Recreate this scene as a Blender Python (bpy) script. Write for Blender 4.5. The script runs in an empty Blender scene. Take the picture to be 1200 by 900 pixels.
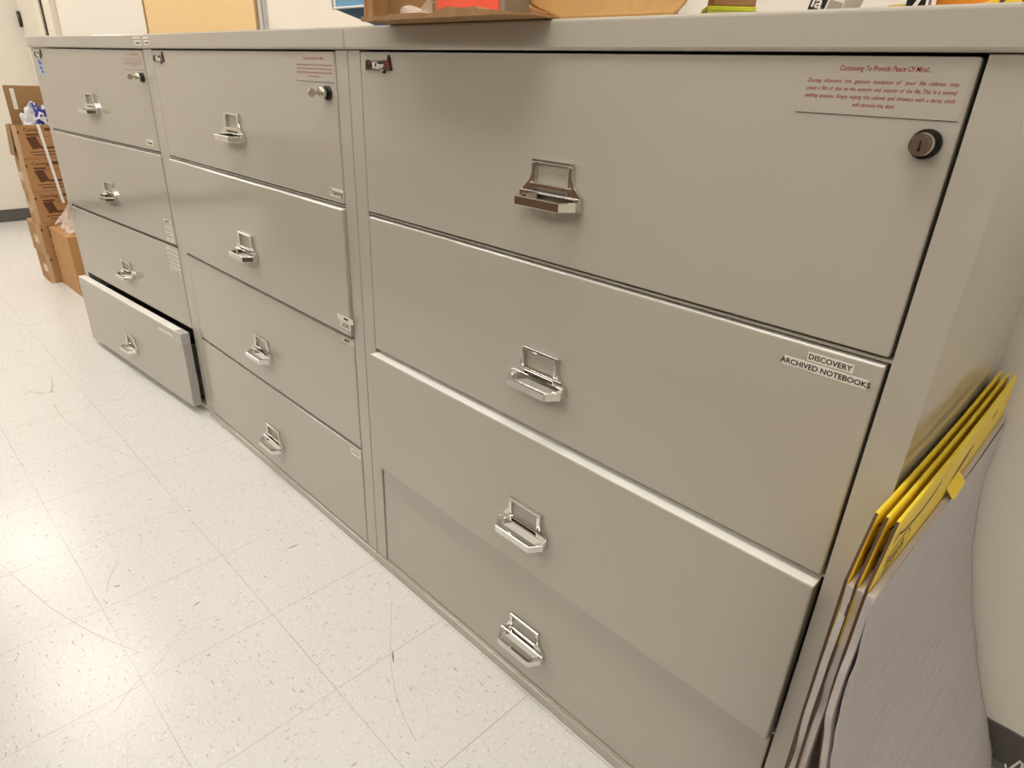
import bpy, bmesh, math, random
from mathutils import Vector, Matrix, noise
random.seed(7)
S = bpy.context.scene
C = S.collection
R = math.radians

# ------------------------------------------------------------------ helpers
def lin(c):
    f = lambda v: v / 12.92 if v <= 0.04045 else ((v + 0.055) / 1.055) ** 2.4
    return tuple(f(v / 255.0) for v in c) + (1.0,)

def mat(name, rgb, rough=0.5, metal=0.0, spec=0.5, bump=0.0, bscale=200.0, vary=0.0, vscale=6.0, **kw):
    m = bpy.data.materials.new(name); m.use_nodes = True
    nt = m.node_tree; b = nt.nodes['Principled BSDF']
    b.inputs['Base Color'].default_value = lin(rgb)
    b.inputs['Roughness'].default_value = rough
    b.inputs['Metallic'].default_value = metal
    b.inputs['Specular IOR Level'].default_value = spec
    tc = nt.nodes.new('ShaderNodeTexCoord')
    if vary:
        n = nt.nodes.new('ShaderNodeTexNoise'); n.inputs['Scale'].default_value = vscale
        n.inputs['Detail'].default_value = 4
        nt.links.new(tc.outputs['Object'], n.inputs['Vector'])
        r = nt.nodes.new('ShaderNodeMapRange')
        r.inputs[1].default_value = 0.3; r.inputs[2].default_value = 0.7
        r.inputs[3].default_value = 1 - vary; r.inputs[4].default_value = 1 + vary
        nt.links.new(n.outputs['Fac'], r.inputs[0])
        mx = nt.nodes.new('ShaderNodeVectorMath'); mx.operation = 'SCALE'
        mx.inputs[0].default_value = lin(rgb)[:3]
        nt.links.new(r.outputs[0], mx.inputs['Scale'])
        nt.links.new(mx.outputs[0], b.inputs['Base Color'])
    if bump:
        n2 = nt.nodes.new('ShaderNodeTexNoise'); n2.inputs['Scale'].default_value = bscale
        n2.inputs['Detail'].default_value = 2
        nt.links.new(tc.outputs['Object'], n2.inputs['Vector'])
        bp = nt.nodes.new('ShaderNodeBump'); bp.inputs['Strength'].default_value = bump
        bp.inputs['Distance'].default_value = 0.002
        nt.links.new(n2.outputs['Fac'], bp.inputs['Height'])
        nt.links.new(bp.outputs['Normal'], b.inputs['Normal'])
    return m

def emat(name, rgb, strength):
    m = bpy.data.materials.new(name); m.use_nodes = True
    b = m.node_tree.nodes['Principled BSDF']
    b.inputs['Base Color'].default_value = (0.8, 0.8, 0.8, 1)
    b.inputs['Emission Color'].default_value = lin(rgb)
    b.inputs['Emission Strength'].default_value = strength
    return m

def box(bm, x0, x1, y0, y1, z0, z1, mi=0, M=None):
    vs = [bm.verts.new((x, y, z)) for x in (x0, x1) for y in (y0, y1) for z in (z0, z1)]
    fs = []
    for q in ((0, 1, 3, 2), (4, 6, 7, 5), (0, 4, 5, 1), (2, 3, 7, 6), (0, 2, 6, 4), (1, 5, 7, 3)):
        f = bm.faces.new([vs[i] for i in q]); f.material_index = mi; fs.append(f)
    if M is not None:
        for v in vs: v.co = M @ v.co
    return vs

def prism(bm, pts, axis, a, b, mi=0):
    """pts: 2D polygon; extruded along axis from a to b."""
    def mk(p, t):
        if axis == 'y': return (p[0], t, p[1])
        if axis == 'z': return (p[0], p[1], t)
        return (t, p[0], p[1])
    A = [bm.verts.new(mk(p, a)) for p in pts]; B = [bm.verts.new(mk(p, b)) for p in pts]
    n = len(pts)
    f = bm.faces.new(A); f.material_index = mi
    f = bm.faces.new(B[::-1]); f.material_index = mi
    for i in range(n):
        f = bm.faces.new((A[i], B[i], B[(i + 1) % n], A[(i + 1) % n])); f.material_index = mi

def ring(bm, outer, inner, z0, z1, mi=0):
    n = len(outer)
    V = [[bm.verts.new((p[0], p[1], z)) for p in poly] for poly in (outer, inner) for z in (z0, z1)]
    o0, o1, i0, i1 = V
    for k in range(n):
        j = (k + 1) % n
        for q in ((o0[k], o0[j], o1[j], o1[k]), (i0[j], i0[k], i1[k], i1[j]), (o1[k], o1[j], i1[j], i1[k]), (o0[j], o0[k], i0[k], i0[j])):
            bm.faces.new(q).material_index = mi

def cyl(bm, c, axis, r, h, n=24, mi=0, r2=None):
    """cylinder from point c along axis ('x','y','z' or vector) for length h."""
    ax = {'x': Vector((1, 0, 0)), 'y': Vector((0, 1, 0)), 'z': Vector((0, 0, 1))}.get(axis) if isinstance(axis, str) else Vector(axis).normalized()
    u = ax.orthogonal().normalized(); v = ax.cross(u)
    r2 = r if r2 is None else r2
    c = Vector(c)
    A = [bm.verts.new(c + r * (math.cos(2 * math.pi * k / n) * u + math.sin(2 * math.pi * k / n) * v)) for k in range(n)]
    B = [bm.verts.new(c + ax * h + r2 * (math.cos(2 * math.pi * k / n) * u + math.sin(2 * math.pi * k / n) * v)) for k in range(n)]
    bm.faces.new(A[::-1]).material_index = mi; bm.faces.new(B).material_index = mi
    for k in range(n):
        f = bm.faces.new((A[k], A[(k + 1) % n], B[(k + 1) % n], B[k])); f.material_index = mi; f.smooth = True

def tube(bm, pts, r, n=8, mi=0):
    pts = [Vector(p) for p in pts]; rings = []
    for i, p in enumerate(pts):
        t = (pts[min(i + 1, len(pts) - 1)] - pts[max(i - 1, 0)]).normalized()
        u = t.cross(Vector((0.03, 0.1, 1))).normalized(); v = t.cross(u)
        rings.append([bm.verts.new(p + r * (math.cos(2 * math.pi * k / n) * u + math.sin(2 * math.pi * k / n) * v)) for k in range(n)])
    for a, b in zip(rings, rings[1:]):
        for k in range(n):
            f = bm.faces.new((a[k], a[(k + 1) % n], b[(k + 1) % n], b[k])); f.smooth = True; f.material_index = mi
    bm.faces.new(rings[0][::-1]); bm.faces.new(rings[-1])

def obj(name, bm, mats, parent=None, bevel=0.0, seg=2, loc=None, rotz=0.0, recalc=True):
    if recalc: bmesh.ops.recalc_face_normals(bm, faces=bm.faces)
    me = bpy.data.meshes.new(name); bm.to_mesh(me); bm.free()
    for m in (mats if isinstance(mats, (list, tuple)) else [mats]): me.materials.append(m)
    o = bpy.data.objects.new(name, me); C.objects.link(o)
    if parent: o.parent = parent
    if loc: o.location = loc
    if rotz: o.rotation_euler.z = rotz
    if bevel:
        md = o.modifiers.new('bevel', 'BEVEL'); md.width = bevel; md.segments = seg
        md.limit_method = 'ANGLE'; md.angle_limit = R(40)
        md.harden_normals = False
    return o

def empty(name, loc=(0, 0, 0), rotz=0.0):
    o = bpy.data.objects.new(name, None); C.objects.link(o)
    o.location = loc; o.rotation_euler.z = rotz; o.empty_display_size = 0.05
    return o

def tag(o, label, cat, group=None):
    o['label'] = label; o['category'] = cat
    if group: o['group'] = group
    return o

def struct(o):
    o['kind'] = 'structure'; return o

def text_geo(s, size, shear=0.0, bold=0.0, extrude=0.0, space=1.0):
    """(verts, faces, width) of a flat text in its own xy plane, origin at left baseline."""
    cu = bpy.data.curves.new('t', 'FONT'); cu.body = s; cu.size = size; cu.shear = shear
    cu.offset = bold; cu.extrude = extrude; cu.space_character = space; cu.resolution_u = 3
    ob = bpy.data.objects.new('t', cu); C.objects.link(ob)
    dg = bpy.context.evaluated_depsgraph_get(); dg.update()
    me = bpy.data.meshes.new_from_object(ob.evaluated_get(dg))
    vs = [v.co.copy() for v in me.vertices]; fs = [list(p.vertices) for p in me.polygons]
    bpy.data.objects.remove(ob); bpy.data.curves.remove(cu); bpy.data.meshes.remove(me)
    if not vs: return [], [], 0.0, 0.0
    x0 = min(v.x for v in vs); x1 = max(v.x for v in vs)
    return [Vector((v.x - x0, v.y, v.z)) for v in vs], fs, x1 - x0, max(v.y for v in vs)

def put_text(bm, s, size, place, mi=1, align='l', width=None, **kw):
    """place: function (u, v, w) -> xyz; u right along the text, v up, w out of the surface."""
    vs, fs, w, h = text_geo(s, size, **kw)
    if not vs: return 0
    sx = (width / w) if width else 1.0
    off = {'l': 0.0, 'c': -w * sx / 2, 'r': -w * sx}[align]
    bv = [bm.verts.new(place(v.x * sx + off, v.y, v.z)) for v in vs]
    for f in fs:
        try: bm.faces.new([bv[i] for i in f]).material_index = mi
        except ValueError: pass
    return w * sx

def crease_mat():
    m = mat('pad_cover', (192, 187, 190), 0.6)
    nt = m.node_tree; b = nt.nodes['Principled BSDF']
    tc = nt.nodes.new('ShaderNodeTexCoord'); mp = nt.nodes.new('ShaderNodeMapping')
    mp.inputs['Scale'].default_value = (4, 5, 55); mp.inputs['Rotation'].default_value = (0.10, 0, 0)
    n = nt.nodes.new('ShaderNodeTexNoise'); n.inputs['Scale'].default_value = 1.0; n.inputs['Detail'].default_value = 3
    n.inputs['Distortion'].default_value = 0.5
    nt.links.new(tc.outputs['Object'], mp.inputs[0]); nt.links.new(mp.outputs[0], n.inputs['Vector'])
    bp = nt.nodes.new('ShaderNodeBump'); bp.inputs['Strength'].default_value = 0.55; bp.inputs['Distance'].default_value = 0.012
    nt.links.new(n.outputs['Fac'], bp.inputs['Height']); nt.links.new(bp.outputs['Normal'], b.inputs['Normal'])
    return m

# ------------------------------------------------------------------ materials
CAB   = mat('cabinet_paint', (187, 181, 169), 0.10, spec=0.45, vary=0.012, vscale=3)
CABIN = mat('cabinet_inside', (70, 66, 60), 0.6)
CHROME = mat('chrome', (222, 220, 216), 0.10, metal=1.0)
STEEL = mat('lock_steel', (200, 194, 184), 0.22, metal=1.0)
BLACK = mat('black_plastic', (22, 20, 19), 0.35)
PAPERLBL = mat('label_paper', (232, 228, 216), 0.5)
LBLCLEAR = mat('label_film', (188, 182, 170), 0.15)
INK   = mat('label_ink', (30, 28, 28), 0.6)
REDINK = mat('red_ink', (168, 52, 40), 0.5)
LOGORED = mat('badge_dark_red', (96, 26, 26), 0.35)
LOGOWHITE = mat('badge_white', (238, 234, 228), 0.4)
LOGOBLACK = mat('badge_black', (24, 18, 18), 0.4)
BLUESTK = mat('sticker_blue', (182, 194, 220), 0.5)
BLUEINK = mat('sticker_blue_ink', (38, 62, 140), 0.5)
CARD  = mat('cardboard', (178, 134, 88), 0.75, vary=0.05, vscale=14, bump=0.08, bscale=120)
CARD2 = mat('cardboard_plain', (196, 150, 98), 0.75, vary=0.04, vscale=9, bump=0.08, bscale=120)
CARDIN = mat('cardboard_inside', (160, 124, 82), 0.8, vary=0.05, vscale=14)
CARDPRINT = mat('carton_print', (96, 60, 38), 0.8)
TAPE  = mat('packing_tape', (206, 176, 140), 0.25)
KRAFT = mat('kraft_tan', (222, 176, 112), 0.7, vary=0.05, vscale=60)
YEL   = mat('yellow_card', (244, 214, 56), 0.45, vary=0.03)
SHEET = mat('pad_sheets', (196, 188, 184), 0.6, vary=0.04, vscale=12)
COVER = crease_mat()
ORANGE = mat('orange_label', (250, 96, 62), 0.5)
BLUEBIN = mat('blue_plastic', (116, 176, 212), 0.4)
BLUEDARK = mat('blue_dark', (44, 82, 112), 0.5)
WHITEP = mat('white_plastic', (240, 238, 234), 0.35)
NEON  = mat('neon_yellow_paper', (226, 236, 60), 0.6)
NEONP = mat('neon_pale_paper', (214, 224, 120), 0.6)
WALL  = mat('wall_paint', (238, 232, 220), 0.75, bump=0.04, bscale=300)
DOORP = mat('door_paint', (226, 218, 203), 0.5)
WALLD = mat('wall_dark_for_reflection', (112, 94, 76), 0.7)
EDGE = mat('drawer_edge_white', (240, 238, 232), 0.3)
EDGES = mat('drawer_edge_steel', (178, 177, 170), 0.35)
BOARDSIDE = mat('board_cut_edge_shaded', (84, 62, 44), 0.8)
BOARDLOW = mat('board_grey', (140, 126, 110), 0.8)
TRIMP = mat('trim_paint', (232, 224, 208), 0.4)
GAPD  = mat('door_gap_shade', (50, 42, 34), 0.8)
BASEB = mat('rubber_baseboard', (92, 88, 84), 0.5)
CEIL  = mat('ceiling_tile', (236, 232, 224), 0.9, bump=0.1, bscale=150)
WBOARD = mat('whiteboard_surface', (240, 232, 218), 0.3)
ALU   = mat('aluminium_frame', (206, 206, 206), 0.35, metal=0.7)
CORK  = mat('cork', (238, 204, 148), 0.8, vary=0.06, vscale=220)
LAMP  = emat('lamp_diffuser', (255, 250, 243), 8.9)
DKMETAL = mat('hinge_metal', (84, 78, 70), 0.35, metal=0.9)
BAGW = None

def floor_material():
    m = bpy.data.materials.new('vinyl_tile_floor'); m.use_nodes = True
    nt = m.node_tree; L = nt.links; N = nt.nodes.new
    b = nt.nodes['Principled BSDF']
    b.inputs['Roughness'].default_value = 0.27
    b.inputs['Specular IOR Level'].default_value = 0.36
    tc = N('ShaderNodeTexCoord')
    def math_(op, a, bb=None, c=None):
        n = N('ShaderNodeMath'); n.operation = op
        for i, v in enumerate((a, bb, c)):
            if v is None: continue
            if isinstance(v, (int, float)): n.inputs[i].default_value = v
            else: L.new(v, n.inputs[i])
        return n.outputs[0]
    sep = N('ShaderNodeSeparateXYZ'); L.new(tc.outputs['Object'], sep.inputs[0])
    T = 0.3048
    gx = math_('DIVIDE', math_('ADD', sep.outputs[0], 0.005 + T * 60), T)
    gy = math_('DIVIDE', math_('ADD', sep.outputs[1], 0.010 + T * 60), T)
    def edge(g):
        f = math_('FRACT', g)
        return math_('MINIMUM', f, math_('SUBTRACT', 1.0, f))
    e = math_('MINIMUM', edge(gx), edge(gy))
    # seam strength fades in and out along the floor
    nz = N('ShaderNodeTexNoise'); nz.inputs['Scale'].default_value = 2.2; nz.inputs['Detail'].default_value = 3
    L.new(tc.outputs['Object'], nz.inputs['Vector'])
    line = math_('LESS_THAN', e, 0.0042)
    seam = math_('MULTIPLY', line, math_('MULTIPLY_ADD', nz.outputs['Fac'], 1.5, -0.35))
    seam = math_('MAXIMUM', seam, 0.0)
    # alternate streak direction per tile
    par = math_('MODULO', math_('ADD', math_('FLOOR', gx), math_('FLOOR', gy)), 2.0)
    def streaks(sx, sy, thr, seed):
        mp = N('ShaderNodeMapping'); L.new(tc.outputs['Object'], mp.inputs['Vector'])
        mp.inputs['Scale'].default_value = (sx, sy, 1)
        mp.inputs['Location'].default_value = (seed, seed * 1.7, 0)
        mp.inputs['Rotation'].default_value = (0, 0, 0.25)
        n = N('ShaderNodeTexNoise'); n.inputs['Scale'].default_value = 1.0; n.inputs['Detail'].default_value = 1.0
        L.new(mp.outputs[0], n.inputs['Vector'])
        r = N('ShaderNodeMapRange'); r.inputs[1].default_value = thr; r.inputs[2].default_value = thr + 0.05
        L.new(n.outputs['Fac'], r.inputs[0]); return r.outputs[0]
    a = math_('MAXIMUM', streaks(38, 150, 0.68, 0.3), math_('MULTIPLY', streaks(70, 230, 0.66, 5.1), 0.7))
    c = math_('MAXIMUM', streaks(150, 38, 0.68, 2.3), math_('MULTIPLY', streaks(230, 70, 0.66, 7.7), 0.7))
    mixs = N('ShaderNodeMix'); L.new(par, mixs.inputs[0]); L.new(a, mixs.inputs[2]); L.new(c, mixs.inputs[3])
    light = math_('MAXIMUM', streaks(70, 120, 0.66, 11.0), 0.0)
    # rare dark scuffs
    dark = streaks(20, 46, 0.80, 21.0)
    # long thin scratches
    mp = N('ShaderNodeMapping'); L.new(tc.outputs['Object'], mp.inputs['Vector'])
    mp.inputs['Scale'].default_value = (1.2, 2.6, 1); mp.inputs['Rotation'].default_value = (0, 0, 0.5)
    ns = N('ShaderNodeTexNoise'); ns.inputs['Scale'].default_value = 0.75; ns.inputs['Detail'].default_value = 0.2
    L.new(mp.outputs[0], ns.inputs['Vector'])
    scr = math_('LESS_THAN', math_('ABSOLUTE', math_('SUBTRACT', ns.outputs['Fac'], 0.5)), 0.0006)
    msk = N('ShaderNodeTexNoise'); msk.inputs['Scale'].default_value = 3.1; L.new(tc.outputs['Object'], msk.inputs['Vector'])
    scr = math_('MULTIPLY', scr, math_('GREATER_THAN', msk.outputs['Fac'], 0.52))
    fine = N('ShaderNodeTexNoise'); fine.inputs['Scale'].default_value = 160; fine.inputs['Detail'].default_value = 3
    L.new(tc.outputs['Object'], fine.inputs['Vector'])
    def mixc(fac, A, B):
        n = N('ShaderNodeMix'); n.data_type = 'RGBA'
        L.new(fac, n.inputs[0])
        for idx, v in ((6, A), (7, B)):
            if isinstance(v, tuple): n.inputs[idx].default_value = v
            else: L.new(v, n.inputs[idx])
        return n.outputs[2]
    col = mixc(fine.outputs['Fac'], lin((215, 213, 208)), lin((233, 232, 229)))
    col = mixc(math_('MULTIPLY', light, 0.5), col, lin((246, 242, 234)))
    col = mixc(math_('MULTIPLY', mixs.outputs[0], 0.55), col, lin((150, 140, 124)))
    col = mixc(math_('MULTIPLY', seam, 0.62), col, lin((128, 114, 94)))
    col = mixc(math_('MULTIPLY', scr, 0.4), col, lin((120, 104, 84)))
    col = mixc(math_('MULTIPLY', dark, 0.8), col, lin((96, 86, 72)))
    L.new(col, b.inputs['Base Color'])
    rr = N('ShaderNodeMapRange'); rr.inputs[3].default_value = 0.17; rr.inputs[4].default_value = 0.27
    L.new(nz.outputs['Fac'], rr.inputs[0]); L.new(rr.outputs[0], b.inputs['Roughness'])
    bp = N('ShaderNodeBump'); bp.inputs['Strength'].default_value = 0.05; bp.inputs['Distance'].default_value = 0.004
    n4 = N('ShaderNodeTexNoise'); n4.inputs['Scale'].default_value = 14; L.new(tc.outputs['Object'], n4.inputs['Vector'])
    L.new(n4.outputs['Fac'], bp.inputs['Height']); L.new(bp.outputs['Normal'], b.inputs['Normal'])
    return m

def bag_material():
    m = bpy.data.materials.new('printed_plastic_bag'); m.use_nodes = True
    nt = m.node_tree; b = nt.nodes['Principled BSDF']; b.inputs['Roughness'].default_value = 0.35
    tc = nt.nodes.new('ShaderNodeTexCoord')
    mp = nt.nodes.new('ShaderNodeMapping'); mp.inputs['Scale'].default_value = (40, 38, 40)
    mp.inputs['Location'].default_value = (0.4, 0.1, 0.2)
    nt.links.new(tc.outputs['Object'], mp.inputs[0])
    n = nt.nodes.new('ShaderNodeTexNoise'); n.inputs['Scale'].default_value = 1.0; n.inputs['Detail'].default_value = 0.8
    nt.links.new(mp.outputs[0], n.inputs['Vector'])
    sp = nt.nodes.new('ShaderNodeSeparateXYZ'); nt.links.new(tc.outputs['Object'], sp.inputs[0])
    g = nt.nodes.new('ShaderNodeMapRange'); g.inputs[1].default_value = -0.035; g.inputs[2].default_value = -0.005
    nt.links.new(sp.outputs[1], g.inputs[0])
    r = nt.nodes.new('ShaderNodeMapRange'); r.inputs[1].default_value = 0.43; r.inputs[2].default_value = 0.46
    nt.links.new(n.outputs['Fac'], r.inputs[0])
    mu = nt.nodes.new('ShaderNodeMath'); mu.operation = 'MULTIPLY'
    nt.links.new(r.outputs[0], mu.inputs[0]); nt.links.new(g.outputs[0], mu.inputs[1])
    mx = nt.nodes.new('ShaderNodeMix'); mx.data_type = 'RGBA'
    mx.inputs[6].default_value = lin((226, 226, 232)); mx.inputs[7].default_value = lin((46, 54, 150))
    nt.links.new(mu.outputs[0], mx.inputs[0]); nt.links.new(mx.outputs[2], b.inputs['Base Color'])
    return m

def wrap_material():
    m = bpy.data.materials.new('clear_plastic_wrap'); m.use_nodes = True
    b = m.node_tree.nodes['Principled BSDF']
    b.inputs['Base Color'].default_value = lin((240, 226, 214)); b.inputs['Roughness'].default_value = 0.18
    b.inputs['Alpha'].default_value = 0.55
    return m
BAG = bag_material(); WRAP = wrap_material()
SIDEP = CAB

# ------------------------------------------------------------------ room
XL, XR, YB, YF, ZC = -5.62, 3.6, 0.592, -4.6, 2.72
# worn scratches and dark scuffs on the vinyl (x, y on the floor)
SCRATCH = [[(-0.679, -0.77), (-0.542, -0.743), (-0.402, -0.712), (-0.284, -0.675), (-0.206, -0.646), (-0.093, -0.592)], [(0.028, -0.717), (0.029, -0.688), (-0.014, -0.639), (-0.044, -0.572), (-0.127, -0.472)], [(-0.767, -0.621), (-0.706, -0.583)], [(-0.7, -0.357), (-0.634, -0.269)], [(0.04, -0.671), (0.178, -0.708)], [(-0.759, -0.74), (-0.859, -0.63)], [(-0.048, -0.734), (0.054, -0.724)], [(0.101, -0.736), (0.103, -0.609)], [(0.01, -0.806), (-0.004, -0.635)], [(-0.339, -0.759), (-0.338, -0.697)]]
SCUFF = [[(-0.378, -0.575), (-0.369, -0.561)], [(-0.168, -0.448), (-0.173, -0.431)], [(-0.583, -0.307), (-0.579, -0.296)], [(-0.215, -0.165), (-0.211, -0.132)], [(0.296, -0.16), (0.327, -0.179)], [(-2.368, -0.435), (-2.356, -0.386)]]
bm = bmesh.new(); box(bm, XL - .1, XR + .1, YF - .1, YB + .1, -0.05, 0.0)
def ribbon(bm, pts, w, z, mi):
    P = [Vector((p[0], p[1], 0)) for p in pts]; n = len(P); L = []
    for i, p in enumerate(P):
        t = (P[min(i + 1, n - 1)] - P[max(i - 1, 0)]).normalized(); q = Vector((-t.y, t.x, 0))
        k = w / 2 * (0.35 if i in (0, n - 1) else 1)
        L.append([bm.verts.new((p.x + s * q.x * k, p.y + s * q.y * k, z)) for s in (-1, 1)])
    for a, b in zip(L, L[1:]): bm.faces.new((a[0], b[0], b[1], a[1])).material_index = mi
for i, q in enumerate(SCRATCH): ribbon(bm, q, 0.0022 if i == 0 else 0.0016, 0.00012 + i * 1e-5, 1)
for i, q in enumerate(SCUFF):
    (xa, ya), (xb_, yb) = q
    ribbon(bm, [(xa, ya), (xa * .5 + xb_ * .5, ya * .5 + yb * .5), (xb_, yb)], 0.0038, 0.0003, 2)
struct(obj('floor', bm, [floor_material(), mat('floor_scratch', (196, 182, 162), 0.35), mat('floor_scuff', (96, 86, 76), 0.5)]))
bm = bmesh.new(); box(bm, XL - .1, XR + .1, YF - .1, YB + .1, ZC, ZC + 0.05)
struct(obj('ceiling', bm, CEIL))
bm = bmesh.new(); box(bm, XL - .1, XR + .1, YB, YB + 0.1, 0, ZC); struct(obj('wall_back', bm, WALL))
bm = bmesh.new(); box(bm, XL - .1, XL, YF, YB, 0, ZC); struct(obj('wall_left', bm, WALL))
bm = bmesh.new(); box(bm, XR, XR + .1, YF, YB, 0, ZC); struct(obj('wall_right', bm, WALL))
bm = bmesh.new(); box(bm, XL - .1, XR + .1, YF - .1, YF, 0, ZC); struct(obj('wall_front', bm, WALLD))  # unseen wall coloured dark to give the chrome handles contrast
# unseen brown bench block, added across the aisle for the chrome handles to reflect
bm = bmesh.new(); box(bm, -3.6, 2.3, -1.56, -1.46, 0, 0.84); struct(obj('unseen_bench_block', bm, mat('brown_laminate', (104, 78, 56), 0.5)))
def base_prof(bm, x0, x1, y):      # coved rubber base along x, wall plane at y, room towards -y
    prism(bm, [(y - 0.016, 0.0), (y - 0.004, 0.012), (y - 0.003, 0.098), (y, 0.1), (y, 0.0)], 'x', x0, x1)
bm = bmesh.new(); base_prof(bm, -4.6, 1.432, YB); struct(obj('baseboard_back', bm, BASEB))
bm = bmesh.new(); box(bm, XL, XL + 0.006, YF, YB, 0.0, 0.1); struct(obj('baseboard_left', bm, BASEB, bevel=0.002))

# door in the back wall, at the far corner
d = struct(empty('door_1', (-5.565, YB, 0)))
bm = bmesh.new(); box(bm, 0, 0.532, -0.03, 0.0, 0.01, 2.1); obj('leaf', bm, DOORP, d, 0.002)
for zc in (0.35, 1.53, 1.9):
    bm = bmesh.new(); cyl(bm, (-0.006, -0.038, zc - 0.055), 'z', 0.012, 0.11, 12)
    box(bm, -0.004, 0.03, -0.034, -0.03, zc - 0.05, zc + 0.05)
    for k in (-0.033, -0.011, 0.011, 0.033): cyl(bm, (-0.006, -0.038, zc + k - 0.001), 'z', 0.0135, 0.002, 12)
    obj('hinge', bm, DKMETAL, d)
bm = bmesh.new()
cyl(bm, (0.47, -0.06, 1.0), 'y', 0.026, 0.03); cyl(bm, (0.47, -0.09, 1.0), 'x', 0.009, -0.11)
obj('door_handle', bm, DKMETAL, d)
bm = bmesh.new(); box(bm, -4.910, -4.882, YB - 0.024, YB, 0, 2.1); struct(obj('gap_shade_1', bm, GAPD))  # dark strip painted for the shaded gap beside the door leaf
bm = bmesh.new(); box(bm, -5.03, -4.9102, YB - 0.034, YB, 0, 2.1); struct(obj('trim_3', bm, TRIMP))
bm = bmesh.new()
box(bm, -4.882, -4.66, YB - 0.018, YB, 0, 2.14); box(bm, -4.66, -4.60, YB - 0.04, YB, 0, 2.16)
struct(obj('trim_2', bm, TRIMP, bevel=0.004))

# boards on the back wall
cb = tag(empty('bulletin_board', (-2.22, YB, 1.35)), 'tan cork bulletin board on back wall above the two far cabinets', 'bulletin board')
bm = bmesh.new(); box(bm, -0.63, 0.625, -0.008, 0, 0.02, 0.9); obj('cork_panel', bm, CORK, cb)
bm = bmesh.new()
for q in ((-0.645, -0.63, 0, 0.915), (0.625, 0.64, 0, 0.915), (-0.63, 0.625, -0.0, 0.02), (-0.63, 0.625, 0.9, 0.915)):
    box(bm, q[0], q[1], -0.014, 0, q[2], q[3])
obj('frame', bm, mat('oak_frame', (176, 140, 96), 0.5), cb, 0.002)
wb = tag(empty('whiteboard', (-0.62, YB, 1.18)), 'white marker board in silver frame on back wall, right of cork board', 'whiteboard')
bm = bmesh.new(); box(bm, -0.87, 0.97, -0.01, 0, 0.03, 1.18); obj('panel', bm, WBOARD, wb)
bm = bmesh.new()
for q in ((-0.925, -0.895, 0, 1.21), (-0.885, -0.87, 0, 1.21), (0.97, 1.0, 0, 1.21), (-0.87, 0.97, 0, 0.03), (-0.87, 0.97, 1.18, 1.21)):
    box(bm, q[0], q[1], -0.022, 0, q[2], q[3])
obj('frame', bm, ALU, wb, 0.003)

# ceiling troffers
def troffer(x, y, label):
    t = tag(empty('ceiling_light', (x, y, ZC)), label, 'ceiling light', 'recessed ceiling lights')
    bm = bmesh.new(); w, h = 0.61, 0.305
    for q in ((-w, w, -h, -h + .03), (-w, w, h - .03, h), (-w, -w + .03, -h + .03, h - .03), (w - .03, w, -h + .03, h - .03)):
        box(bm, q[0], q[1], q[2], q[3], -0.012, 0)
    obj('frame', bm, TRIMP, t)
    bm = bmesh.new(); box(bm, -w + .03, w - .03, -h + .03, h - .03, -0.006, -0.001); obj('diffuser', bm, LAMP, t)
for x, nx in ((2.6, 'added rightmost'), (0.75, 'nearest'), (-1.1, 'second'), (-2.95, 'third'), (-4.8, 'farthest')):  # rightmost one is an added fill for the pads and right wall
    for y, ny in ((-0.46 if x < 2 else -2.0, 'row beside the filing cabinets'), (-2.7 if x < 2 else None, 'row away from the filing cabinets')):
        if y is None: continue
        troffer(x, y, 'white recessed ceiling light, %s one in the %s' % (nx, ny))

# ------------------------------------------------------------------ filing cabinets
HT = 1.34
PITCH = 0.3193
ZT = [1.2965, 0.9772, 0.6579, 0.3386]
ZB = [0.9880, 0.6687, 0.3490, 0.0310]
STILE = 0.0445
DEP = 0.56

def handle_bm():
    """origin: centre of label frame bottom on the drawer face (x), z relative to 1.10; -y outwards."""
    bm = bmesh.new()
    # label frame: four bars and two flared cheeks
    t = 0.008
    box(bm, -0.0425, 0.0425, -t, 0, 0.043, 0.0485)
    box(bm, -0.0425, -0.0345, -t, 0, 0.012, 0.043)
    box(bm, 0.0345, 0.0425, -t, 0, 0.012, 0.043)
    box(bm, -0.0345, 0.0345, -t, 0, 0.004, 0.012)
    for s in (-1, 1):
        pts = [(s * 0.0425, 0.026), (s * 0.048, 0.015), (s * 0.061, 0.002), (s * 0.061, -0.004), (s * 0.034, -0.004), (s * 0.034, 0.012), (s * 0.0425, 0.012)]
        prism(bm, pts, 'y', -t, 0)
    # rail under the label frame
    box(bm, -0.0625, 0.0625, -0.013, 0, -0.021, 0.0)
    # pull: trapezoid loop in plan
    outer = [(-0.0625, -0.008), (-0.0615, -0.016), (-0.046, -0.040), (0.046, -0.040), (0.0615, -0.016), (0.0625, -0.008)]
    inner = [(-0.050, -0.011), (-0.050, -0.016), (-0.040, -0.033), (0.040, -0.033), (0.050, -0.016), (0.050, -0.011)]
    ring(bm, outer, inner, -0.021, -0.0065)
    return bm
HME = None
def handle(parent, x, z):
    global HME
    if HME is None:
        o = obj('handle', handle_bm(), CHROME, parent, 0.0011, 2); HME = o
    else:
        o = HME.copy(); C.objects.link(o); o.parent = parent
    o.location = (x, 0, z)
    return o

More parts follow.
